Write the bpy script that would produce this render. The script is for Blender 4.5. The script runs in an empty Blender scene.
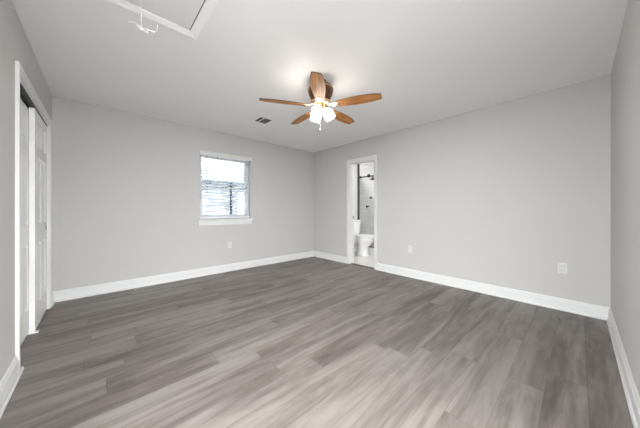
import bpy, bmesh, math, random
from mathutils import Vector, Matrix
random.seed(7)
SC = bpy.context.scene
COL = SC.collection
R = math.radians
W, D, H = 4.132, 4.446, 2.44      # bedroom: x 0..W, y 0..D

# ------------------------------------------------------------------ camera
cam = bpy.data.cameras.new('camera'); camo = bpy.data.objects.new('camera', cam); COL.objects.link(camo)
cam.sensor_width = 36; cam.lens = 238.72 / 640 * 36
cam.shift_y = -(214 - 209.36) / 640
cam.clip_start = 0.02
camo.location = (0.4136, 0.2169, 1.1024)
camo.rotation_euler = (R(90 - 0.02), 0, -0.745822)
SC.camera = camo
# ------------------------------------------------------------------ world / exposure
wd = bpy.data.worlds.new('overcast_sky'); SC.world = wd; wd.use_nodes = True
bg = wd.node_tree.nodes['Background']
bg.inputs[0].default_value = (0.93, 0.965, 1.0, 1); bg.inputs[1].default_value = 7.5
SC.view_settings.view_transform = 'Standard'; SC.view_settings.look = 'None'
SC.view_settings.gamma = 1; SC.view_settings.use_curve_mapping = False
SC.view_settings.exposure = 1.47
FAN_LIGHT = 34.0
BATH_FILL = 40.0

# ------------------------------------------------------------------ materials
def newmat(name):
    m = bpy.data.materials.new(name); m.use_nodes = True
    nt = m.node_tree; return m, nt, nt.nodes['Principled BSDF']
def mat(name, col, rough=0.5, metal=0.0, spec=0.5, bump=0, bscale=200, vary=0.0, vscale=3, coat=0):
    m, nt, b = newmat(name)
    b.inputs['Base Color'].default_value = (*col, 1); b.inputs['Roughness'].default_value = rough
    b.inputs['Metallic'].default_value = metal; b.inputs['Specular IOR Level'].default_value = spec
    b.inputs['Coat Weight'].default_value = coat
    tc = nt.nodes.new('ShaderNodeTexCoord')
    n = nt.nodes.new('ShaderNodeTexNoise'); n.inputs['Scale'].default_value = vscale; n.inputs['Detail'].default_value = 4
    nt.links.new(tc.outputs['Object'], n.inputs['Vector'])
    if vary:
        mr = nt.nodes.new('ShaderNodeMapRange'); mr.inputs['To Min'].default_value = 1 - vary; mr.inputs['To Max'].default_value = 1 + vary
        nt.links.new(n.outputs['Fac'], mr.inputs['Value'])
        mx = nt.nodes.new('ShaderNodeVectorMath'); mx.operation = 'SCALE'; mx.inputs[0].default_value = col
        nt.links.new(mr.outputs[0], mx.inputs['Scale']); nt.links.new(mx.outputs[0], b.inputs['Base Color'])
    if bump:
        n2 = nt.nodes.new('ShaderNodeTexNoise'); n2.inputs['Scale'].default_value = bscale; n2.inputs['Detail'].default_value = 3
        nt.links.new(tc.outputs['Object'], n2.inputs['Vector'])
        bp = nt.nodes.new('ShaderNodeBump'); bp.inputs['Strength'].default_value = bump; bp.inputs['Distance'].default_value = 0.002
        nt.links.new(n2.outputs['Fac'], bp.inputs['Height']); nt.links.new(bp.outputs[0], b.inputs['Normal'])
    return m
def emit(name, col, s):
    m = bpy.data.materials.new(name); m.use_nodes = True; nt = m.node_tree
    nt.nodes.clear(); o = nt.nodes.new('ShaderNodeOutputMaterial'); e = nt.nodes.new('ShaderNodeEmission')
    e.inputs[0].default_value = (*col, 1); e.inputs[1].default_value = s; nt.links.new(e.outputs[0], o.inputs[0]); return m
def glass(name, tint, refl=0.08):
    m = bpy.data.materials.new(name); m.use_nodes = True; nt = m.node_tree
    nt.nodes.clear(); o = nt.nodes.new('ShaderNodeOutputMaterial')
    t = nt.nodes.new('ShaderNodeBsdfTransparent'); t.inputs[0].default_value = (*tint, 1)
    g = nt.nodes.new('ShaderNodeBsdfGlossy'); g.inputs['Roughness'].default_value = 0.02
    mx = nt.nodes.new('ShaderNodeMixShader'); fr = nt.nodes.new('ShaderNodeFresnel'); fr.inputs[0].default_value = 1.35
    nt.links.new(fr.outputs[0], mx.inputs[0]); nt.links.new(t.outputs[0], mx.inputs[1]); nt.links.new(g.outputs[0], mx.inputs[2])
    nt.links.new(mx.outputs[0], o.inputs[0]); return m

def math_node(nt, op, a, b=None):
    n = nt.nodes.new('ShaderNodeMath'); n.operation = op
    for i, v in enumerate((a, b)):
        if v is None: continue
        if isinstance(v, (int, float)): n.inputs[i].default_value = v
        else: nt.links.new(v, n.inputs[i])
    return n.outputs[0]

def plank_floor():
    m, nt, b = newmat('grey_vinyl_planks')
    L = nt.links.new
    tc = nt.nodes.new('ShaderNodeTexCoord'); sp = nt.nodes.new('ShaderNodeSeparateXYZ'); L(tc.outputs['Object'], sp.inputs[0])
    PW, PL = 0.178, 1.22
    v = math_node(nt, 'DIVIDE', sp.outputs['Y'], PW); row = math_node(nt, 'FLOOR', v); fv = math_node(nt, 'FRACT', v)
    wn = nt.nodes.new('ShaderNodeTexWhiteNoise'); wn.noise_dimensions = '1D'; L(row, wn.inputs['W'])
    u = math_node(nt, 'ADD', math_node(nt, 'DIVIDE', sp.outputs['X'], PL), math_node(nt, 'MULTIPLY', wn.outputs['Value'], 5.7))
    cl = math_node(nt, 'FLOOR', u); fu = math_node(nt, 'FRACT', u)
    cb = nt.nodes.new('ShaderNodeCombineXYZ'); L(row, cb.inputs[0]); L(cl, cb.inputs[1])
    w2 = nt.nodes.new('ShaderNodeTexWhiteNoise'); w2.noise_dimensions = '2D'; L(cb.outputs[0], w2.inputs['Vector'])
    # grain coordinates, shifted per plank
    def grain(sx, sy, detail, dist, off):
        c = nt.nodes.new('ShaderNodeCombineXYZ')
        L(math_node(nt, 'MULTIPLY', sp.outputs['X'], sx), c.inputs[0]); L(math_node(nt, 'MULTIPLY', sp.outputs['Y'], sy), c.inputs[1])
        L(math_node(nt, 'MULTIPLY', w2.outputs['Value'], 40 + off), c.inputs[2])
        n = nt.nodes.new('ShaderNodeTexNoise'); n.inputs['Scale'].default_value = 1; n.inputs['Detail'].default_value = detail
        n.inputs['Distortion'].default_value = dist; n.inputs['Roughness'].default_value = 0.6
        L(c.outputs[0], n.inputs['Vector']); return n.outputs['Fac']
    g1 = grain(0.75, 7.0, 3, 0.9, 0)      # broad streaks
    g2 = grain(3.0, 60.0, 4, 0.4, 9)     # fine grain
    g3 = grain(2.2, 10.0, 4, 1.3, 23)     # blotches
    s = math_node(nt, 'ADD', math_node(nt, 'MULTIPLY', g1, 0.95), math_node(nt, 'MULTIPLY', g2, 0.24))
    s = math_node(nt, 'ADD', s, math_node(nt, 'MULTIPLY', g3, 0.42))
    s = math_node(nt, 'ADD', s, math_node(nt, 'MULTIPLY', w2.outputs['Value'], 0.15))
    s = math_node(nt, 'SUBTRACT', s, 0.39)
    cr = nt.nodes.new('ShaderNodeValToRGB'); L(s, cr.inputs[0])
    e = cr.color_ramp.elements
    e[0].position = 0.20; e[0].color = (0.072, 0.057, 0.050, 1)
    e[1].position = 0.80; e[1].color = (0.275, 0.247, 0.226, 1)
    x = e.new(0.40); x.color = (0.145, 0.121, 0.109, 1)
    x = e.new(0.60); x.color = (0.225, 0.198, 0.181, 1)
    # seams
    def edge(f, size, wid):
        d = math_node(nt, 'MULTIPLY', math_node(nt, 'MINIMUM', f, math_node(nt, 'SUBTRACT', 1.0, f)), size)
        return math_node(nt, 'LESS_THAN', d, wid)
    seam = math_node(nt, 'MAXIMUM', edge(fv, PW, 0.0012), edge(fu, PL, 0.0015))
    mx = nt.nodes.new('ShaderNodeMixRGB'); mx.blend_type = 'MULTIPLY'; L(math_node(nt, 'MULTIPLY', seam, 0.45), mx.inputs[0])
    L(cr.outputs[0], mx.inputs[1]); mx.inputs[2].default_value = (0.25, 0.23, 0.22, 1)
    L(mx.outputs[0], b.inputs['Base Color'])
    b.inputs['Roughness'].default_value = 0.42; b.inputs['Specular IOR Level'].default_value = 0.45
    rr = nt.nodes.new('ShaderNodeMapRange'); rr.inputs['To Min'].default_value = 0.36; rr.inputs['To Max'].default_value = 0.52
    L(g2, rr.inputs['Value']); L(rr.outputs[0], b.inputs['Roughness'])
    bp = nt.nodes.new('ShaderNodeBump'); bp.inputs['Strength'].default_value = 0.25; bp.inputs['Distance'].default_value = 0.002
    L(math_node(nt, 'SUBTRACT', math_node(nt, 'MULTIPLY', g2, 0.5), seam), bp.inputs['Height']); L(bp.outputs[0], b.inputs['Normal'])
    return m

def tile(name, w, h, col, grout, plane='XZ', offset=0.5, rough=0.12):
    m, nt, b = newmat(name); L = nt.links.new
    tc = nt.nodes.new('ShaderNodeTexCoord'); sp = nt.nodes.new('ShaderNodeSeparateXYZ'); L(tc.outputs['Object'], sp.inputs[0])
    cb = nt.nodes.new('ShaderNodeCombineXYZ'); L(sp.outputs[plane[0]], cb.inputs[0]); L(sp.outputs[plane[1]], cb.inputs[1])
    br = nt.nodes.new('ShaderNodeTexBrick'); br.offset = offset; br.inputs['Scale'].default_value = 1
    br.inputs['Brick Width'].default_value = w; br.inputs['Row Height'].default_value = h; br.inputs['Mortar Size'].default_value = 0.002
    br.inputs['Color1'].default_value = (*col, 1); br.inputs['Color2'].default_value = (col[0]*.95, col[1]*.95, col[2]*.95, 1); br.inputs['Mortar'].default_value = (*grout, 1)
    L(cb.outputs[0], br.inputs['Vector']); L(br.outputs['Color'], b.inputs['Base Color']); b.inputs['Roughness'].default_value = rough
    bp = nt.nodes.new('ShaderNodeBump'); bp.inputs['Strength'].default_value = 0.4; bp.inputs['Distance'].default_value = 0.002; bp.invert = True
    L(br.outputs['Fac'], bp.inputs['Height']); L(bp.outputs[0], b.inputs['Normal'])
    return m

def stone():
    m, nt, b = newmat('stacked_stone'); L = nt.links.new
    tc = nt.nodes.new('ShaderNodeTexCoord'); sp = nt.nodes.new('ShaderNodeSeparateXYZ'); L(tc.outputs['Object'], sp.inputs[0])
    cb = nt.nodes.new('ShaderNodeCombineXYZ'); L(sp.outputs['X'], cb.inputs[0]); L(sp.outputs['Z'], cb.inputs[1])
    n = nt.nodes.new('ShaderNodeTexNoise'); n.inputs['Scale'].default_value = 3; L(cb.outputs[0], n.inputs['Vector'])
    ad = nt.nodes.new('ShaderNodeVectorMath'); ad.operation = 'MULTIPLY_ADD'; L(n.outputs['Color'], ad.inputs[0]); ad.inputs[1].default_value = (0.10, 0.06, 0); L(cb.outputs[0], ad.inputs[2])
    br = nt.nodes.new('ShaderNodeTexBrick'); br.offset = 0.37; br.squash = 1.6; br.squash_frequency = 3; br.inputs['Scale'].default_value = 1
    br.inputs['Brick Width'].default_value = 0.30; br.inputs['Row Height'].default_value = 0.10; br.inputs['Mortar Size'].default_value = 0.012
    br.inputs['Color1'].default_value = (0.72, 0.75, 0.78, 1); br.inputs['Color2'].default_value = (0.36, 0.385, 0.42, 1); br.inputs['Mortar'].default_value = (0.60, 0.63, 0.67, 1)
    L(ad.outputs[0], br.inputs['Vector']); L(br.outputs['Color'], b.inputs['Base Color']); b.inputs['Roughness'].default_value = 0.9
    return m

def wood():
    m, nt, b = newmat('walnut_blade_wood'); L = nt.links.new
    tc = nt.nodes.new('ShaderNodeTexCoord'); mp = nt.nodes.new('ShaderNodeMapping'); L(tc.outputs['Object'], mp.inputs[0])
    mp.inputs['Scale'].default_value = (3, 38, 10)
    n = nt.nodes.new('ShaderNodeTexNoise'); n.inputs['Scale'].default_value = 1; n.inputs['Detail'].default_value = 5; n.inputs['Distortion'].default_value = 0.6
    L(mp.outputs[0], n.inputs['Vector'])
    cr = nt.nodes.new('ShaderNodeValToRGB'); L(n.outputs['Fac'], cr.inputs[0]); e = cr.color_ramp.elements
    e[0].position = 0.3; e[0].color = (0.19, 0.072, 0.024, 1); e[1].position = 0.72; e[1].color = (0.56, 0.26, 0.08, 1)
    L(cr.outputs[0], b.inputs['Base Color']); b.inputs['Roughness'].default_value = 0.55; b.inputs['Specular IOR Level'].default_value = 0.2
    return m

M = dict(
    wall=mat('warm_grey_wall_paint', (0.485, 0.473, 0.456), 0.75, bump=0.25, bscale=120, vary=0.012),
    bathwall=mat('pale_bathroom_paint', (0.56, 0.56, 0.55), 0.7, vary=0.01),
    ceil=mat('ceiling_paint', (0.87, 0.865, 0.855), 0.85, bump=0.35, bscale=90, vary=0.012),
    white=mat('white_trim_paint', (0.65, 0.65, 0.637), 0.35),
    door=mat('white_door_paint', (0.74, 0.735, 0.715), 0.4),
    dark=mat('dark_metal', (0.018, 0.017, 0.016), 0.4, 0.6),
    black=mat('black_slot', (0.01, 0.01, 0.01), 0.6),
    brass=mat('polished_copper_brass', (0.80, 0.52, 0.32), 0.25, 1.0),
    bronze=mat('antique_bronze', (0.16, 0.085, 0.048), 0.32, 0.85),
    channel=mat('grey_metal_channel', (0.10, 0.10, 0.10), 0.4, 0.3),
    nickel=mat('brushed_nickel', (0.55, 0.55, 0.55), 0.3, 1.0),
    edge=mat('dark_blade_edge', (0.035, 0.018, 0.010), 0.4),
    wood=wood(), floor=plank_floor(),
    porcelain=mat('white_porcelain', (0.86, 0.86, 0.85), 0.08, spec=0.6),
    plastic=mat('white_plastic', (0.80, 0.80, 0.78), 0.35),
    vinyl=mat('white_window_vinyl', (0.62, 0.65, 0.68), 0.35),
    slat=mat('white_blind_slat', (0.82, 0.83, 0.84), 0.45),
    bright=mat('bright_white_paint', (0.93, 0.93, 0.92), 0.3),
    panel=mat('hatch_panel_paint', (0.76, 0.755, 0.75), 0.7),
    plate=mat('outlet_plastic', (0.57, 0.57, 0.555), 0.4),
    cord=mat('white_cord', (0.72, 0.72, 0.70), 0.7),
    grey=mat('grey_louver', (0.12, 0.115, 0.11), 0.5),
    tile=tile('white_subway_tile', 0.30, 0.10, (0.87, 0.87, 0.86), (0.56, 0.56, 0.55)),
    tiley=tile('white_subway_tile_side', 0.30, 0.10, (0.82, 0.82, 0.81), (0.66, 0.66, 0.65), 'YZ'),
    ftile=tile('pale_floor_tile', 0.45, 0.45, (0.74, 0.73, 0.71), (0.58, 0.57, 0.55), 'XY', 0.0, 0.2),
    stone=stone(), roof=mat('pale_shingles', (0.50, 0.56, 0.60), 0.9, vary=0.2, vscale=14),
    lawn=mat('pale_gravel', (0.55, 0.54, 0.52), 0.95, vary=0.3, vscale=5),
    added_ground=mat('added_ground_concrete', (0.20, 0.195, 0.19), 0.9, vary=0.1, vscale=2),
    post=mat('weathered_post', (0.03, 0.035, 0.04), 0.8),
    winwhite=mat('white_house_shutter', (0.88, 0.88, 0.86), 0.6),
    pane=glass('sky_dimming_glass', (0.39, 0.40, 0.405)), sglass=glass('shower_glass', (0.97, 0.98, 0.98)),  # window tint added to hold back the bright sky
    shade=emit('lit_frosted_glass', (1.0, 0.955, 0.90), FAN_LIGHT * 0.26),
    bulb=emit('lit_bulb', (1.0, 0.95, 0.88), FAN_LIGHT * 6),
    lamp=emit('fill_lamp_diffuser', (1.0, 0.98, 0.95), BATH_FILL),
    thresh=mat('bronze_threshold', (0.07, 0.06, 0.055), 0.5),
)

# ------------------------------------------------------------------ mesh helpers
def box(bm, x0, x1, y0, y1, z0, z1):
    v = [bm.verts.new((x, y, z)) for z in (z0, z1) for y in (y0, y1) for x in (x0, x1)]
    for f in ((0, 2, 3, 1), (4, 5, 7, 6), (0, 1, 5, 4), (2, 6, 7, 3), (0, 4, 6, 2), (1, 3, 7, 5)):
        bm.faces.new([v[i] for i in f])
def loft(bm, rings, closed=True, cap=True):
    rs = [[bm.verts.new(p) for p in r] for r in rings]; n = len(rs[0])
    for a, b in zip(rs, rs[1:]):
        for i in range(n if closed else n - 1):
            j = (i + 1) % n; bm.faces.new((a[i], a[j], b[j], b[i]))
    if cap:
        bm.faces.new(list(reversed(rs[0]))); bm.faces.new(rs[-1])
def lathe(bm, prof, n=32, mtx=None, cap=True):
    rings = []
    for r, z in prof:
        ring = [Vector((r * math.cos(2 * math.pi * k / n), r * math.sin(2 * math.pi * k / n), z)) for k in range(n)]
        rings.append([mtx @ p if mtx else p for p in ring])
    loft(bm, rings, cap=cap)
def tube(bm, pts, r, n=8):
    pts = [Vector(p) for p in pts]; rings = []
    up = Vector((0, 0, 1))
    for i, p in enumerate(pts):
        d = (pts[min(i + 1, len(pts) - 1)] - pts[max(i - 1, 0)]).normalized()
        a = d.cross(up)
        if a.length < 0.05: a = d.cross(Vector((1, 0, 0)))
        a.normalize(); b2 = d.cross(a)
        rings.append([p + (a * math.cos(2 * math.pi * k / n) + b2 * math.sin(2 * math.pi * k / n)) * r for k in range(n)])
    loft(bm, rings)
def obj(name, bm, m, parent=None, smooth=False, bevel=0, loc=None, rot=None, seg=2):
    bmesh.ops.recalc_face_normals(bm, faces=bm.faces[:])
    me = bpy.data.meshes.new(name); bm.to_mesh(me); bm.free()
    me.materials.append(m)
    if smooth:
        for p in me.polygons: p.use_smooth = True
    o = bpy.data.objects.new(name, me); COL.objects.link(o)
    if parent: o.parent = parent
    if loc: o.location = loc
    if rot: o.rotation_euler = rot
    if bevel:
        md = o.modifiers.new('bevel', 'BEVEL'); md.width = bevel; md.segments = seg; md.limit_method = 'ANGLE'; md.angle_limit = R(35)
    if smooth:
        md = o.modifiers.new('es', 'EDGE_SPLIT'); md.split_angle = R(40)
    return o
def B(): return bmesh.new()
def boxobj(name, dims, m, parent=None, bevel=0, **k):
    bm = B(); box(bm, *dims); return obj(name, bm, m, parent, bevel=bevel, **k)
def structure(o): o['kind'] = 'structure'; return o
def tag(o, label, cat, group=None):
    o['label'] = label; o['category'] = cat
    if group: o['group'] = group
    return o
def thing(name, label, cat, loc=(0, 0, 0), rot=(0, 0, 0), group=None):
    o = bpy.data.objects.new(name, None); COL.objects.link(o); o.location = loc; o.rotation_euler = rot
    o.empty_display_size = 0.1
    return tag(o, label, cat, group)
def rect_sweep(bm, u0, u1, v0, v1, prof, fn, sides='LTRB'):
    """sweep a profile (offset outwards, height) round an inner rectangle with mitred corners"""
    def corner(u, v, su, sv): return [fn(u + su * o, v + sv * o, h) for o, h in prof]
    LB, LT, RT, RB = corner(u0, v0, -1, -1), corner(u0, v1, -1, 1), corner(u1, v1, 1, 1), corner(u1, v0, 1, -1)
    if 'B' not in sides:      # square ends on the floor
        LB = [fn(u0 - o, v0, h) for o, h in prof]; RB = [fn(u1 + o, v0, h) for o, h in prof]
        loft(bm, [LB, LT, RT, RB])
    else:
        rs = [[bm.verts.new(p) for p in r] for r in (LB, LT, RT, RB)]
        n = len(prof)
        for k in range(4):
            a, b = rs[k], rs[(k + 1) % 4]
            for i in range(n):
                j = (i + 1) % n; bm.faces.new((a[i], a[j], b[j], b[i]))
CASE = [(0, 0), (0, 0.011), (0.006, 0.014), (0.018, 0.012), (0.048, 0.019), (0.060, 0.019), (0.062, 0.016), (0.062, 0)]
def scale_case(w): return [(o * w / 0.062, h) for o, h in CASE]
SHOE = [(0, 0), (0.012, 0), (0.012, 0.008), (0.010, 0.014), (0.006, 0.018), (0, 0.019)]
BASE = [(0, 0), (0.016, 0), (0.016, 0.092), (0.0145, 0.097), (0.011, 0.101), (0.011, 0.112), (0.007, 0.122), (0.003, 0.128), (0, 0.128)]
def baseboard(name, p0, p1, nrm, m0=False, m1=False, ext=0.0, lift=0.0):
    p0 = Vector((*p0, 0)); p1 = Vector((*p1, 0)); n = Vector((*nrm, 0)); d = (p1 - p0).normalized(); bm = B()
    loft(bm, [[p0 + n * o + d * (o if m0 else 0) + Vector((0, 0, z)) for o, z in BASE],
              [p1 + n * o - d * (o if m1 else 0) + Vector((0, 0, z)) for o, z in BASE]])
    b_ = structure(obj(name, bm, M['white']))
    p1 = p1 + d * ext; bm = B()
    loft(bm, [[p0 + n * (o + 0.016 + lift) + d * ((o + 0.016) if m0 else 0) + Vector((0, 0, z)) for o, z in SHOE],
              [p1 + n * (o + 0.016 + lift) - d * ((o + 0.016) if m1 else 0) + Vector((0, 0, z)) for o, z in SHOE]])
    obj('shoe_molding', bm, M['white'], b_); return b_

# ------------------------------------------------------------------ room shell
bd0, bd1, bdh = 2.757, 3.355, 2.035         # bathroom doorway in x = W wall
cl0, cl1, clh = 2.825, 4.200, 2.036         # closet opening in x = 0 wall
wx0, wx1, wz0, wz1 = 1.625, 2.520, 0.935, 2.055   # window
en0, en1, enh = 0.30, 1.55, 2.05            # opening added to let in daylight, x = 0 wall, outside the frame
T = 0.12
structure(boxobj('floor', (-0.12, W + 0.09, -0.12, D, -0.05, 0), M['floor']))
bm = B(); box(bm, -0.82, W + T, -T, D + 0.16, H, H + 0.1)
structure(obj('ceiling', bm, M['ceil']))
bm = B(); Y0, Y1 = D, D + 0.16
box(bm, -0.12, wx0, Y0, Y1, 0, H); box(bm, wx1, W + T, Y0, Y1, 0, H); box(bm, wx0, wx1, Y0, Y1, 0, wz0); box(bm, wx0, wx1, Y0, Y1, wz1, H)
structure(obj('wall_back', bm, M['wall']))
bm = B(); box(bm, W, W + T, 0, bd0, 0, H); box(bm, W, W + T, bd1, D, 0, H); box(bm, W, W + T, bd0, bd1, bdh, H)
structure(obj('wall_right', bm, M['wall']))
nn0, nn1 = 0.30, 1.65                        # second doorway added for daylight, y = 0 wall, outside the frame
bm = B(); box(bm, -T, nn0, -T, 0, 0, H); box(bm, nn1, W + T, -T, 0, 0, H); box(bm, nn0, nn1, -T, 0, enh, H)
structure(obj('wall_near', bm, M['wall']))
bm = B()
for a, b_, z in ((0, en0, 0), (en0, en1, enh), (en1, cl0, 0), (cl0, cl1, clh), (cl1, D, 0)): box(bm, -T, 0, a, b_, z, H)
structure(obj('wall_left', bm, M['wall']))
bm = B(); box(bm, -0.80, -0.74, 2.3, D, 0, H); box(bm, -0.74, -T, 2.3, 2.36, 0, H); box(bm, -0.74, -T, D, D + 0.06, 0, H); box(bm, -0.74, -T, 2.36, D, -0.05, 0)
structure(obj('wall_closet', bm, M['wall']))

bo = 0.0
baseboard('baseboard_back', (0, D), (W, D), (0, -1), True, True)
baseboard('baseboard_right', (W, 0), (W, bd0 - 0.062), (-1, 0), True, False)
baseboard('baseboard_right_corner', (W, bd1 + 0.062), (W, D), (-1, 0), False, True)
baseboard('baseboard_near', (nn1 + 0.062, 0), (W, 0), (0, 1), False, True)
baseboard('baseboard_left', (0, en1 + 0.062), (0, cl0 - 0.060), (1, 0), False, False, 0.056, 0.003)
baseboard('baseboard_left_corner', (0, cl1 + 0.07), (0, D), (1, 0), False, True)
baseboard('baseboard_left_near', (0, 0), (0, en0 - 0.062), (1, 0), True, False)

# casings and jamb liners
def casing(name, y0, y1, z1, x, sgn, w=0.062):
    bm = B(); rect_sweep(bm, y0, y1, 0, z1, scale_case(w), lambda u, v, h: Vector((x + sgn * h, u, v)), 'LTR')
    return structure(obj(name, bm, M['white']))
c = casing('trim_1', bd0, bd1, bdh, W, -1)
bm = B(); j = 0.015
box(bm, W - 0.001, W + T + 0.001, bd0, bd0 + j, 0, bdh); box(bm, W - 0.001, W + T + 0.001, bd1 - j, bd1, 0, bdh); box(bm, W - 0.001, W + T + 0.001, bd0 + j, bd1 - j, bdh - j, bdh)
box(bm, W + 0.045, W + 0.075, bd1 - j - 0.010, bd1 - j, 0, bdh - j); box(bm, W + 0.045, W + 0.075, bd0 + j, bd0 + j + 0.01, 0, bdh - j)
structure(obj('trim_2', bm, M['white'])); 
casing('trim_3', cl0, cl1, clh, 0, 1, 0.060)
bm = B()
box(bm, -T, 0.001, cl0, cl0 + j, 0, clh); box(bm, -T, 0.001, cl1 - j, cl1, 0, clh); box(bm, -T, 0.001, cl0 + j, cl1 - j, clh - j, clh)
structure(obj('trim_4', bm, M['white']))
casing('trim_5', en0, en1, enh, 0, 1)
bm = B(); rect_sweep(bm, nn0, nn1, 0, enh, CASE, lambda u, v, h: Vector((u, h, v)), 'LTR'); structure(obj('trim_9', bm, M['white']))
# bathroom threshold
structure(boxobj('trim_6', (W - 0.01, W + 0.075, bd0 + j, bd1 - j, 0.0, 0.008), M['thresh'], bevel=0.003))
# strike plate on the jamb
tag(boxobj('strike_plate', (W + 0.078, W + 0.108, bd1 - j - 0.002, bd1 - j + 0.001, 0.91, 0.97), M['dark']), 'small dark strike plate let into the left jamb of the bathroom doorway', 'strike plate')

# ------------------------------------------------------------------ closet bypass doors
def closet_door(name, w, h, pull_x):
    """six moulded panels, local x across, y thickness (0 = back), z up"""
    t = 0.035; bm = B()
    st, mid = 0.105, 0.085
    pw = (w - 2 * st - mid) / 2
    xs = [0, st, st + pw, st + pw + mid, w - st, w]
    zs = [0, 0.20, 0.78, 0.95, 1.58, 1.68, 1.91, h]
    for side, y in ((-1, 0), (1, t)):
        for i in range(5):
            for k in range(7):
                x0, x1, z0, z1 = xs[i], xs[i + 1], zs[k], zs[k + 1]
                pan = i in (1, 3) and k in (1, 3, 5)
                lv = [(0, 0)] if not pan else [(0, 0), (0.009, -0.011), (0.020, -0.011), (0.042, -0.001)]
                rings = [[bm.verts.new((a, y + side * dp, c_)) for a, c_ in ((x0 + s, z0 + s), (x1 - s, z0 + s), (x1 - s, z1 - s), (x0 + s, z1 - s))] for s, dp in lv]
                for a, b_ in zip(rings, rings[1:]):
                    for q in range(4): bm.faces.new((a[q], a[(q + 1) % 4], b_[(q + 1) % 4], b_[q]))
                bm.faces.new(rings[-1])
    bmesh.ops.remove_doubles(bm, verts=bm.verts[:], dist=1e-5)
    def q4(*ps): bm.faces.new([bm.verts.new(p) for p in ps])
    q4((0, 0, 0), (0, t, 0), (0, t, h), (0, 0, h)); q4((w, 0, 0), (w, t, 0), (w, t, h), (w, 0, h))
    q4((0, 0, 0), (w, 0, 0), (w, t, 0), (0, t, 0)); q4((0, 0, h), (w, 0, h), (w, t, h), (0, t, h))
    bmesh.ops.remove_doubles(bm, verts=bm.verts[:], dist=1e-5)
    o = structure(obj(name, bm, M['door']))
    bm = B(); lathe(bm, [(0.0, 0), (0.016, 0), (0.016, 0.003), (0.011, 0.004), (0.010, 0.0015), (0, 0.0015)], 20, Matrix.Translation((pull_x, t, 0.895)) @ Matrix.Diagonal((1, 1, 1.7, 1)) @ Matrix.Rotation(R(-90), 4, 'X'))
    if name == 'door_1':
        obj('door_pull', bm, M['dark'], o, smooth=True)
    else: bm.free()
    return o
# local x -> world +Y, local y (thickness) -> world +X
lw = cl1 - j - 3.515
d1 = closet_door('door_1', lw, 1.995, lw - 0.075)
d1.matrix_world = Matrix(((0, 1, 0, -0.045), (1, 0, 0, 3.515), (0, 0, 1, 0.012), (0, 0, 0, 1)))
d2 = closet_door('door_2', 0.78, 1.98, 0.06)
d2.matrix_world = Matrix(((0, 1, 0, -0.084), (1, 0, 0, cl0 + j + 0.002), (0, 0, 1, 0.012), (0, 0, 0, 1)))
# sliding track under the head jamb
bm = B(); box(bm, -0.105, -0.006, cl0 + j, cl1 - j, clh - j - 0.004, clh - j); box(bm, -0.052, -0.048, cl0 + j, cl1 - j, clh - j - 0.016, clh - j - 0.004)
tag(obj('sliding_track', bm, M['dark']), 'dark metal sliding track above the white closet doors', 'door track')
# floor guide
tag(boxobj('door_guide', (-0.10, 0.012, 3.495, 3.535, 0.0, 0.010), M['plastic'], bevel=0.002), 'white plastic floor guide under the near edge of the front closet door', 'door guide')

# ------------------------------------------------------------------ window in the back wall
yv = D
wf = B()
FY0, FY1 = D + 0.085, D + 0.145
f = 0.035
box(wf, wx0, wx0 + f, FY0, FY1, wz0, wz1); box(wf, wx1 - f, wx1, FY0, FY1, wz0, wz1)
box(wf, wx0 + f, wx1 - f, FY0, FY1, wz0, wz0 + f); box(wf, wx0 + f, wx1 - f, FY0, FY1, wz1 - f, wz1)
win = structure(obj('window_1', wf, M['vinyl'], bevel=0.003))
zm = 1.470
def sash(name, z0, z1, ya, yb, s=0.034):
    bm = B(); a, c_ = wx0 + f, wx1 - f
    box(bm, a, a + s, ya, yb, z0, z1); box(bm, c_ - s, c_, ya, yb, z0, z1); box(bm, a + s, c_ - s, ya, yb, z0, z0 + s); box(bm, a + s, c_ - s, ya, yb, z1 - s, z1)
    o = obj(name, bm, M['vinyl'], win, bevel=0.002)
    boxobj('pane', (a + s, c_ - s, (ya + yb) / 2 - 0.002, (ya + yb) / 2 + 0.002, z0 + s, z1 - s), M['pane'], o)
    return o
sash('upper_sash', zm - 0.004, wz1 - f, D + 0.118, D + 0.142, 0.028)
lo = sash('lower_sash', wz0 + f, zm + 0.026, D + 0.09, D + 0.115, 0.030)
boxobj('sash_lock', (2.04, 2.10, D + 0.082, D + 0.10, zm + 0.026, zm + 0.038), M['plastic'], lo, bevel=0.003)
# stool and apron
bm = B(); box(bm, wx0 - 0.035, wx1 + 0.035, D - 0.040, D, wz0 - 0.030, wz0 - 0.002); box(bm, wx0 + 0.001, wx1 - 0.001, D, D + 0.085, wz0 - 0.010, wz0 + 0.002)
structure(obj('window_stool', bm, M['white'], win, bevel=0.004))
bm = B(); box(bm, wx0 - 0.02, wx1 + 0.02, D - 0.018, D, wz0 - 0.105, wz0 - 0.030)
structure(obj('window_apron', bm, M['white'], win, bevel=0.004))

bl = thing('window_blind', 'white horizontal slat blind lowered over the window, slats open', 'window blind', (0, 0, 0))
a, c_ = wx0 + 0.008, wx1 - 0.008
boxobj('headrail', (a, c_, D + 0.008, D + 0.060, wz1 - 0.045, wz1 - 0.001), M['slat'], bl, bevel=0.002)
boxobj('valance', (wx0 - 0.012, wx1 + 0.020, D - 0.022, D - 0.002, wz1 - 0.034, wz1 + 0.020), M['white'], bl, bevel=0.004)
boxobj('bottom_rail', (a, c_, D + 0.008, D + 0.058, wz0 + 0.012, wz0 + 0.036), M['slat'], bl, bevel=0.003)
def slat_mesh():
    bm = B(); pts = []
    n = 6
    top = [(-0.025 + 0.05 * i / n, 0.003 * (1 - (2 * i / n - 1) ** 2)) for i in range(n + 1)]
    ring = [(y, z + 0.0012) for y, z in top] + [(y, z - 0.0012) for y, z in reversed(top)]
    loft(bm, [[(a, y, z) for y, z in ring], [(c_, y, z) for y, z in ring]]); return bm
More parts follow.
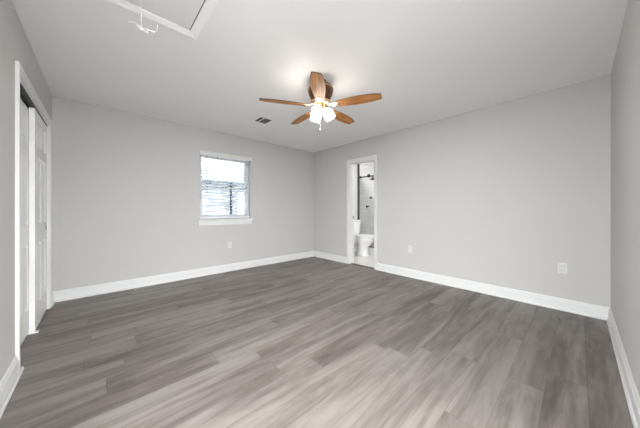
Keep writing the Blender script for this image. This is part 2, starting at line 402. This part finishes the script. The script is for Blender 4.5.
s0 = None; ns = 19; zt, zb = wz1 - 0.085, wz0 + 0.075
for i in range(ns):
    z = zt + (zb - zt) * i / (ns - 1)
    if s0 is None: s = s0 = obj('slat', slat_mesh(), M['slat'], bl, smooth=True)
    else: s = s0.copy(); COL.objects.link(s); s.parent = bl
    s.location = (0, D + 0.034, z); s.rotation_euler = (R(-4), 0, 0)
for x in (a + 0.10, c_ - 0.10):
    bm = B()
    for yy in (D + 0.0085, D + 0.0585): box(bm, x - 0.0012, x + 0.0012, yy - 0.0005, yy + 0.0005, wz0 + 0.03, wz1 - 0.04)
    obj('ladder_cord', bm, M['cord'], bl)
bm = B(); tube(bm, [(a + 0.275, D + 0.002, wz1 - 0.045), (a + 0.277, D + 0.001, wz1 - 0.085)], 0.006)
obj('tilt_control', bm, M['grey'], bl)
bm = B(); tube(bm, [(a + 0.105, D + 0.002, wz1 - 0.045), (a + 0.106, D + 0.001, 1.40)], 0.0035)
obj('tilt_wand', bm, M['grey'], bl)

# unseen ground added outside the two doorways, cuts light thrown up at the ceiling
bm = B(); box(bm, -9, -T, -9, D, -0.09, -0.06); box(bm, -T, 12, -9, -T, -0.09, -0.06); structure(obj('added_ground_slab', bm, M['added_ground']))
bm = B(); box(bm, -1.9, -T, -1.9, 2.9, 2.44, 2.54); box(bm, -T, 3.2, -1.9, -T, 2.44, 2.54); structure(obj('sky_block_roof', bm, M['ceil']))  # unseen roof added to keep sky light off the floor by the doorways
# ------------------------------------------------------------------ outside the window
structure(boxobj('ground', (-6, 14, D + 0.3, 22, -0.35, -0.30), M['lawn']))
hs = thing('neighbor_house', 'pale stacked stone house with grey shingle roof outside the window', 'house', (0, 9.5, -0.3))
bm = B(); box(bm, 0.0, 9.0, 0, 5.0, 0, 2.52); obj('stone_wall', bm, M['stone'], hs)
bm = B(); loft(bm, [[(-0.4, -0.45, 2.50), (-0.4, 2.5, 3.30), (-0.4, 5.45, 2.50), (-0.4, 5.45, 2.42), (-0.4, -0.45, 2.42)], [(9.4, -0.45, 2.50), (9.4, 2.5, 3.30), (9.4, 5.45, 2.50), (9.4, 5.45, 2.42), (9.4, -0.45, 2.42)]])
obj('roof', bm, M['roof'], hs)
bm = B(); box(bm, 4.46, 4.84, -0.05, 0.0, 1.15, 2.08); obj('shutter', bm, M['winwhite'], hs, bevel=0.01)
bm = B(); box(bm, 4.145, 4.185, -0.2, -0.06, 0, 2.42); tag(obj('downspout', bm, M['post'], hs, bevel=0.01), 'dark downspout', 'x'); 
del bpy.data.objects['downspout']['category']

# ------------------------------------------------------------------ ceiling fan
FX, FY = 2.111, 2.046
fan = thing('ceiling_fan', 'flush mounted ceiling fan with five walnut blades and lit frosted glass shades', 'ceiling fan', (FX, FY, H))
n = 40
bm = B(); lathe(bm, [(0.060, 0), (0.060, -0.030), (0.075, -0.042), (0.112, -0.056), (0.129, -0.072), (0.133, -0.090), (0.130, -0.120), (0.119, -0.155), (0.100, -0.190), (0.088, -0.205), (0.0, -0.205)], n)
hz = obj('motor_housing', bm, M['bronze'], fan, smooth=True)
bm = B(); lathe(bm, [(0.131, -0.082), (0.136, -0.086), (0.136, -0.094), (0.131, -0.098)], n, cap=False); obj('trim_ring', bm, M['brass'], hz, smooth=True)
bm = B(); lathe(bm, [(0.0, -0.204), (0.090, -0.204), (0.098, -0.212), (0.100, -0.232), (0.092, -0.243), (0.06, -0.252), (0.0, -0.252)], n); obj('flywheel', bm, M['brass'], fan, smooth=True)
bm = B(); lathe(bm, [(0.0, -0.251), (0.046, -0.251), (0.050, -0.256), (0.050, -0.285), (0.060, -0.292), (0.060, -0.302), (0.045, -0.315), (0.028, -0.335), (0.016, -0.345), (0.012, -0.356), (0.0, -0.36)], 28); obj('switch_housing', bm, M['brass'], fan, smooth=True)
BZ = -0.262        # blade plane relative to the ceiling
def blade_bm():
    """outline with a narrow pointed-off tip, local x radial"""
    half = [(0.150, 0.030), (0.158, 0.041), (0.20, 0.050), (0.28, 0.060), (0.36, 0.067), (0.44, 0.068), (0.51, 0.063), (0.56, 0.055), (0.615, 0.042), (0.622, 0.038)]
    out = [(x, y) for x, y in half] + [(x, -y) for x, y in reversed(half)]
    bm = B(); t = 0.003
    def ring(s, z): return [((x - 0.40) * (1 - s * 0.35) + 0.40, y * (1 - s), z) for x, y in out]
    loft(bm, [ring(0.05, -t), ring(0.0, -t + 0.0015), ring(0.0, t - 0.0015), ring(0.05, t)]); return bm
def iron_bm():
    bm = B(); t = 0.004
    pts = [(0.060, 0.016, 0.016), (0.095, 0.013, 0.012), (0.120, 0.017, 0.0), (0.145, 0.030, -0.006), (0.175, 0.036, -0.006), (0.200, 0.027, -0.006), (0.215, 0.012, -0.006)]
    rings = [[(x, -w, z - t), (x, w, z - t), (x, w, z + t), (x, -w, z + t)] for x, w, z in pts]
    loft(bm, rings); return bm
proto = None
for k in range(5):
    az = R(224 + 72 * k)
    if proto is None:
        bl_ = obj('blade', blade_bm(), M['wood'], fan)
        me = bl_.data; me.materials.append(M['edge'])
        for p in me.polygons:
            if abs(p.normal.z) < 0.97: p.material_index = 1
        ir = obj('blade_arm', iron_bm(), M['brass'], bl_, bevel=0.002)
        scs = []
        for sx, sy in ((0.163, 0.018), (0.163, -0.018), (0.198, 0)):
            bm = B(); lathe(bm, [(0.0, -0.0155), (0.004, -0.0150), (0.0065, -0.0125), (0.0065, -0.0098), (0, -0.0098)], 12, Matrix.Translation((sx, sy, 0)))
            scs.append(obj('blade_screw', bm, M['dark'], bl_, smooth=True))
        proto = (bl_, [ir] + scs); b_ = bl_
    else:
        b_ = proto[0].copy(); COL.objects.link(b_); b_.parent = fan
        for ch in proto[1]:
            q = ch.copy(); COL.objects.link(q); q.parent = b_
    b_.location = (0, 0, BZ); b_.rotation_euler = (R(-11), 0, az)
    b_.rotation_mode = 'XYZ'
shade_prof = [(0.018, 0.0), (0.030, 0.006), (0.046, 0.022), (0.058, 0.045), (0.063, 0.070), (0.060, 0.095), (0.055, 0.115), (0.060, 0.128), (0.057, 0.128), (0.052, 0.115), (0.057, 0.095), (0.060, 0.070), (0.055, 0.045), (0.043, 0.024), (0.028, 0.009), (0.018, 0.003)]
sh0 = None
for k, az in enumerate((-38, 82, 202)):
    az = R(az)
    mt = Matrix.Translation((0, 0, -0.288)) @ Matrix.Rotation(az, 4, 'Z') @ Matrix.Translation((0.052, 0, 0)) @ Matrix.Rotation(R(180 - 30), 4, 'Y') @ Matrix.Scale(0.88, 4)
    bm = B(); lathe(bm, [(0.0, -0.03), (0.014, -0.03), (0.016, -0.006), (0.026, 0.0), (0.026, 0.012), (0.0, 0.012)], 20)
    arm = obj('lamp_holder', bm, M['brass'], fan, smooth=True); arm.matrix_local = mt
    bm = B(); lathe(bm, shade_prof, 32, cap=False)
    sh = obj('lamp_shade', bm, M['shade'], arm, smooth=True)
    bm = B(); lathe(bm, [(0.0, 0.012), (0.012, 0.014), (0.014, 0.03), (0.026, 0.055), (0.030, 0.075), (0.022, 0.095), (0.0, 0.103)], 20)
    obj('light_bulb', bm, M['bulb'], arm, smooth=True)
for (x, y, zb_, nm) in ((-0.036, -0.036, -0.505, 'pull_chain'), (0.020, 0.046, -0.40, 'pull_chain')):
    bm = B(); tube(bm, [(x, y, -0.29), (x, y, zb_)], 0.0018, 6)
    o = obj(nm, bm, M['cord'], fan)
    bm = B(); lathe(bm, [(0, zb_), (0.004, zb_ - 0.003), (0.006, zb_ - 0.018), (0.003, zb_ - 0.026), (0, zb_ - 0.027)], 12, Matrix.Translation((x, y, 0)))
    obj('chain_bob', bm, M['cord'], o, smooth=True)

# ------------------------------------------------------------------ air vent in the ceiling
vt = thing('air_vent', 'small white ceiling air register with dark louver slots near the window wall', 'air vent', (2.222, 3.432, H))
bm = B()
vx, vy, e_ = 0.088, 0.098, 0.030
rect_sweep(bm, -vx, vx, -vy, vy, [(0, 0), (0, -0.004), (0.004, -0.007), (e_ - 0.004, -0.005), (e_, 0)], lambda u, v, h: Vector((u, v, h)))
obj('vent_frame', bm, M['ceil'], vt)
boxobj('vent_backing', (-vx, vx, -vy, vy, -0.0015, -0.0003), M['black'], vt)
boxobj('divider', (-0.042, -0.024, -vy, vy, -0.006, -0.0015), M['ceil'], vt)
for x in [-0.080, -0.068, -0.056] + [-0.012 + 0.0135 * i for i in range(8)]:
    bm = B(); box(bm, -0.0045, 0.0045, -vy, vy, -0.0005, 0.0005)
    obj('louver', bm, M['grey'], vt, loc=(x, 0, -0.005), rot=(0, R(-35 if x < -0.04 else 35), 0))

# ------------------------------------------------------------------ attic hatch with pull cord
hx0, hx1, hy0, hy1 = 0.30, 0.912, 0.86, 2.185
ha = thing('attic_hatch', 'white trimmed attic hatch in the ceiling above the closet side', 'attic hatch', ((hx0 + hx1) / 2, (hy0 + hy1) / 2, H))
ox, oy = (hx0 + hx1) / 2, (hy0 + hy1) / 2
bm = B(); rect_sweep(bm, hx0 - ox, hx1 - ox, hy0 - oy, hy1 - oy, [(0, 0), (0, -0.010), (0.006, -0.013), (0.018, -0.011), (0.046, -0.017), (0.057, -0.017), (0.060, -0.014), (0.060, 0)], lambda u, v, h: Vector((u, v, h)))
obj('hatch_trim', bm, M['bright'], ha)
bm = B(); g = 0.006; box(bm, hx0 - ox + g, hx1 - ox - g, hy0 - oy + g, hy1 - oy - g, -0.005, -0.001); obj('hatch_panel', bm, M['panel'], ha, bevel=0.001)
bm = B(); box(bm, hx0 - ox, hx1 - ox, hy0 - oy, hy1 - oy, -0.0012, -0.0004); obj('hatch_gap', bm, M['black'], ha)
bm = B(); lathe(bm, [(0, -0.008), (0.007, -0.0075), (0.010, -0.0048), (0, -0.0048)], 14, Matrix.Translation((0.86 - ox, 2.10 - oy, 0))); obj('hatch_screw', bm, M['plastic'], ha, smooth=True)
PX, PY, PZ = 0.590, 1.92, 2.135
pc = thing('pull_cord', 'thin white pull cord with a plastic handle hanging from the attic hatch', 'pull cord', (PX, PY, PZ))
bm = B(); tube(bm, [(0, 0, H - PZ - 0.0055), (0.001, 0.0005, 0.15), (0, 0, 0.0)], 0.0019, 8); obj('cord', bm, M['cord'], pc, smooth=True)
u_ = Vector((0.7346, -0.6786, 0))   # across the room
def P2(a_, z_, b2=0): return u_ * a_ + Vector((0.6786 * b2, 0.7346 * b2, z_))
bm = B(); tube(bm, [P2(-0.045, 0.040, .02), P2(-0.02, 0.018), P2(0.0, 0.0), P2(0.025, -0.015), P2(0.048, -0.030, -.02)], 0.0038, 10); obj('handle', bm, M['plastic'], pc, smooth=True)
bm = B(); tube(bm, [P2(-0.075, 0.042), P2(-0.05, 0.041), P2(-0.03, 0.036), P2(-0.01, 0.02), P2(0.0, 0.005), P2(0.012, 0.012, .01), P2(0.035, 0.010, .02), P2(0.058, 0.008, .03), P2(0.072, 0.02, .03), P2(0.08, 0.042, .02)], 0.0018, 8); obj('cord_loop', bm, M['cord'], pc, smooth=True)
bm = B(); lathe(bm, [(0, -0.010), (0.007, -0.007), (0.009, 0), (0.007, 0.007), (0, 0.010)], 14); obj('knot', bm, M['cord'], pc, smooth=True)

# ------------------------------------------------------------------ power outlets
def outlet(loc, rz, label, blank=False):
    t = thing('power_outlet', label, 'power outlet', loc, (0, 0, rz))
    bm = B(); box(bm, -0.035, 0.035, 0, 0.005, -0.0575, 0.0575); obj('cover_plate', bm, M['plate'], t, bevel=0.003)
    for dz in (-0.0195, 0.0195):
        bm = B(); lathe(bm, [(0, 0.0), (0.0165, 0.0), (0.0165, 0.002), (0, 0.002)], 20, Matrix.Translation((0, 0.005, dz)) @ Matrix.Rotation(R(-90), 4, 'X'))
        s = obj('socket', bm, M['plate'], t)
        for dx, hh in ((-0.006, 0.004), (0.006, 0.005)):
            boxobj('slot', (dx - 0.001, dx + 0.001, 0.0068, 0.0074, dz - hh + 0.003, dz + hh + 0.003), M['black'], s)
    bm = B(); lathe(bm, [(0, 0), (0.003, 0), (0.002, 0.0012), (0, 0.0012)], 10, Matrix.Translation((0, 0.005, 0)) @ Matrix.Rotation(R(-90), 4, 'X')); obj('screw', bm, M['nickel'], t)
outlet((2.123, D, 0.466), R(180), 'white power outlet on the grey wall below the window')
outlet((W, 2.076, 0.457), R(90), 'white power outlet on the grey wall just right of the bathroom doorway')
outlet((W, 0.334, 0.457), R(90), 'white power outlet on the grey wall close to the right-hand corner')

# ------------------------------------------------------------------ bathroom
bx0, bx1, by0, by1 = W + T, 6.25, 2.0, 4.15
SX = 5.40
structure(boxobj('floor_bathroom', (W + 0.09, bx1 + 0.1, by0 - 0.1, by1 + 0.1, -0.05, 0.0), M['ftile']))
structure(boxobj('ceiling_bathroom', (bx0, bx1 + 0.1, by0 - 0.1, by1 + 0.1, H, H + 0.1), M['white']))
structure(boxobj('wall_bathroom_left', (bx0, SX, by1, by1 + 0.1, 0, H), M['bathwall']))
structure(boxobj('wall_shower_left', (SX, bx1, by1 - 0.006, by1 + 0.1, 0, H), M['tile']))
structure(boxobj('wall_bathroom_far', (bx1, bx1 + 0.1, by0, by1, 0, H), M['tiley']))
structure(boxobj('wall_bathroom_right', (bx0, bx1, by0 - 0.1, by0, 0, H), M['tile']))
bm = B(); box(bm, SX - 0.05, SX + 0.05, by0, by1 - 0.006, 0.0, 0.15); structure(obj('trim_7', bm, M['porcelain'], bevel=0.006))
structure(boxobj('trim_8', (bx0, SX - 0.05, by1 - 0.014, by1, 0, 0.12), M['white'], bevel=0.003))
# shower screen
ss = thing('shower_screen', 'clear glass shower screen in a slim black wall channel behind the toilet', 'shower screen', (SX, by1, 0.15))
bm = B(); box(bm, -0.022, 0.022, -0.046, -0.0062, 0, 2.14); obj('wall_channel', bm, M['channel'], ss, bevel=0.002)
bm = B(); box(bm, -0.015, 0.015, -1.15, -0.046, 0, 0.022); obj('floor_channel', bm, M['dark'], ss, bevel=0.002)
bm = B(); box(bm, -0.004, 0.004, -1.15, -0.046, 0.012, 2.0); obj('glass_panel', bm, M['sglass'], ss)
# shower head on the tiled wall
sh = thing('shower_fixture', 'black shower head on a horizontal arm from the white tiled wall', 'shower', (5.50, by1 - 0.006, 1.95))
bm = B(); lathe(bm, [(0, 0), (0.035, 0), (0.035, 0.008), (0.012, 0.014), (0, 0.014)], 20, Matrix.Rotation(R(90), 4, 'X')); obj('flange', bm, M['dark'], sh, smooth=True)
bm = B(); tube(bm, [(0, -0.01, 0), (0, -0.20, 0.0), (0, -0.42, 0.0)], 0.014, 12); obj('shower_arm', bm, M['dark'], sh, smooth=True)
bm = B(); lathe(bm, [(0, -0.045), (0.03, -0.038), (0.042, 0.0), (0.03, 0.038), (0, 0.045)], 20, Matrix.Translation((0, -0.27, 0.012))); obj('diverter', bm, M['dark'], sh, smooth=True)
bm = B(); lathe(bm, [(0, 0), (0.018, 0), (0.025, -0.02), (0.075, -0.045), (0.080, -0.06), (0.0, -0.06)], 28, Matrix.Translation((0, -0.40, -0.045)) @ Matrix.Rotation(R(14), 4, 'X')); obj('spray_head', bm, M['dark'], sh, smooth=True)
bm = B(); tube(bm, [(0, -0.39, 0), (0, -0.40, -0.05)], 0.012, 10); obj('neck', bm, M['dark'], sh)
# valves
def valve(x, z, r, label, handle):
    t = thing('shower_valve', label, 'shower valve', (x, by1 - 0.006, z))
    bm = B(); lathe(bm, [(0, 0), (r, 0), (r, 0.008), (r * 0.5, 0.012), (r * 0.45, 0.05), (0, 0.052)], 24, Matrix.Rotation(R(90), 4, 'X')); obj('valve_body', bm, M['dark'], t, smooth=True)
    bm = B()
    if handle == 'lever': tube(bm, [(-0.055, -0.045, 0.012), (0, -0.048, 0.012), (0.055, -0.045, 0.012)], 0.010, 10)
    else: tube(bm, [(0, -0.045, 0), (0.0, -0.05, 0.04)], 0.007, 10)
    obj('valve_handle', bm, M['dark'], t, smooth=True)
valve(5.95, 1.42, 0.032, 'small round black shower valve, the upper of the two on the tiles', 'knob')
valve(5.78, 1.175, 0.034, 'black lever shower valve, the lower of the two on the tiles', 'lever')
# toilet, facing -Y
TX, TB = 5.05, 4.135
to = thing('toilet', 'white two piece toilet with closed lid seen through the bathroom doorway', 'toilet', (TX, TB, 0)); to.scale = (1.04, 1.04, 1.13)
def egg(cy, rx, ryf, ryb, z, n=32):
    out = []
    for k in range(n):
        a_ = 2 * math.pi * k / n; s, c2 = math.sin(a_), math.cos(a_)
        ry = ryb if s > 0 else ryf
        out.append((rx * c2, cy + ry * s, z))
    return out
bm = B()
loft(bm, [egg(-0.40, 0.110, 0.150, 0.17, 0.0), egg(-0.40, 0.106, 0.145, 0.165, 0.03), egg(-0.40, 0.084, 0.115, 0.14, 0.10), egg(-0.41, 0.088, 0.120, 0.14, 0.18), egg(-0.43, 0.125, 0.185, 0.17, 0.26), egg(-0.45, 0.168, 0.262, 0.22, 0.33), egg(-0.46, 0.182, 0.275, 0.225, 0.375), egg(-0.46, 0.183, 0.276, 0.225, 0.39)])
obj('bowl', bm, M['porcelain'], to, smooth=True)
bm = B(); box(bm, -0.17, 0.17, -0.27, -0.02, 0.26, 0.40); obj('tank_shelf', bm, M['porcelain'], to, bevel=0.02, seg=3)
bm = B(); loft(bm, [egg(-0.465, 0.186, 0.280, 0.225, 0.392), egg(-0.465, 0.188, 0.283, 0.225, 0.400), egg(-0.465, 0.186, 0.280, 0.225, 0.410)]); obj('seat', bm, M['plastic'], to, smooth=True)
bm = B(); loft(bm, [egg(-0.465, 0.186, 0.280, 0.228, 0.412), egg(-0.465, 0.188, 0.283, 0.228, 0.420), egg(-0.465, 0.175, 0.270, 0.220, 0.432)]); ld = obj('lid', bm, M['plastic'], to, smooth=True)
for sx in (-0.07, 0.07):
    boxobj('hinge', (sx - 0.02, sx + 0.02, -0.262, -0.238, 0.400, 0.428), M['plastic'], to, bevel=0.004)
bm = B(); 
def rr(w2, y0, y1, z): return [(-w2, y0, z), (w2, y0, z), (w2, y1, z), (-w2, y1, z)]
loft(bm, [rr(0.165, -0.175, -0.01, 0.40), rr(0.175, -0.185, -0.005, 0.50), rr(0.185, -0.19, -0.005, 0.71)])
obj('tank', bm, M['porcelain'], to, bevel=0.02, seg=3)
boxobj('tank_lid', (-0.195, 0.195, -0.20, 0.0, 0.71, 0.742), M['porcelain'], to, bevel=0.010, seg=3)
bm = B(); tube(bm, [(-0.13, -0.186, 0.66), (-0.13, -0.206, 0.66), (-0.07, -0.210, 0.655)], 0.007, 8); obj('flush_lever', bm, M['nickel'], to, smooth=True)
# lamp added out of view to light the bathroom
bl2 = thing('bathroom_fill_lamp', 'round white fill lamp added out of view on the bathroom ceiling', 'fill lamp', (5.15, 2.95, H))
bm = B(); lathe(bm, [(0, 0), (0.17, 0), (0.17, -0.02), (0, -0.02)], 32); obj('fill_lamp_base', bm, M['nickel'], bl2)
bm = B(); lathe(bm, [(0, -0.02), (0.155, -0.02), (0.15, -0.05), (0.10, -0.075), (0, -0.085)], 32); obj('diffuser', bm, M['lamp'], bl2, smooth=True)
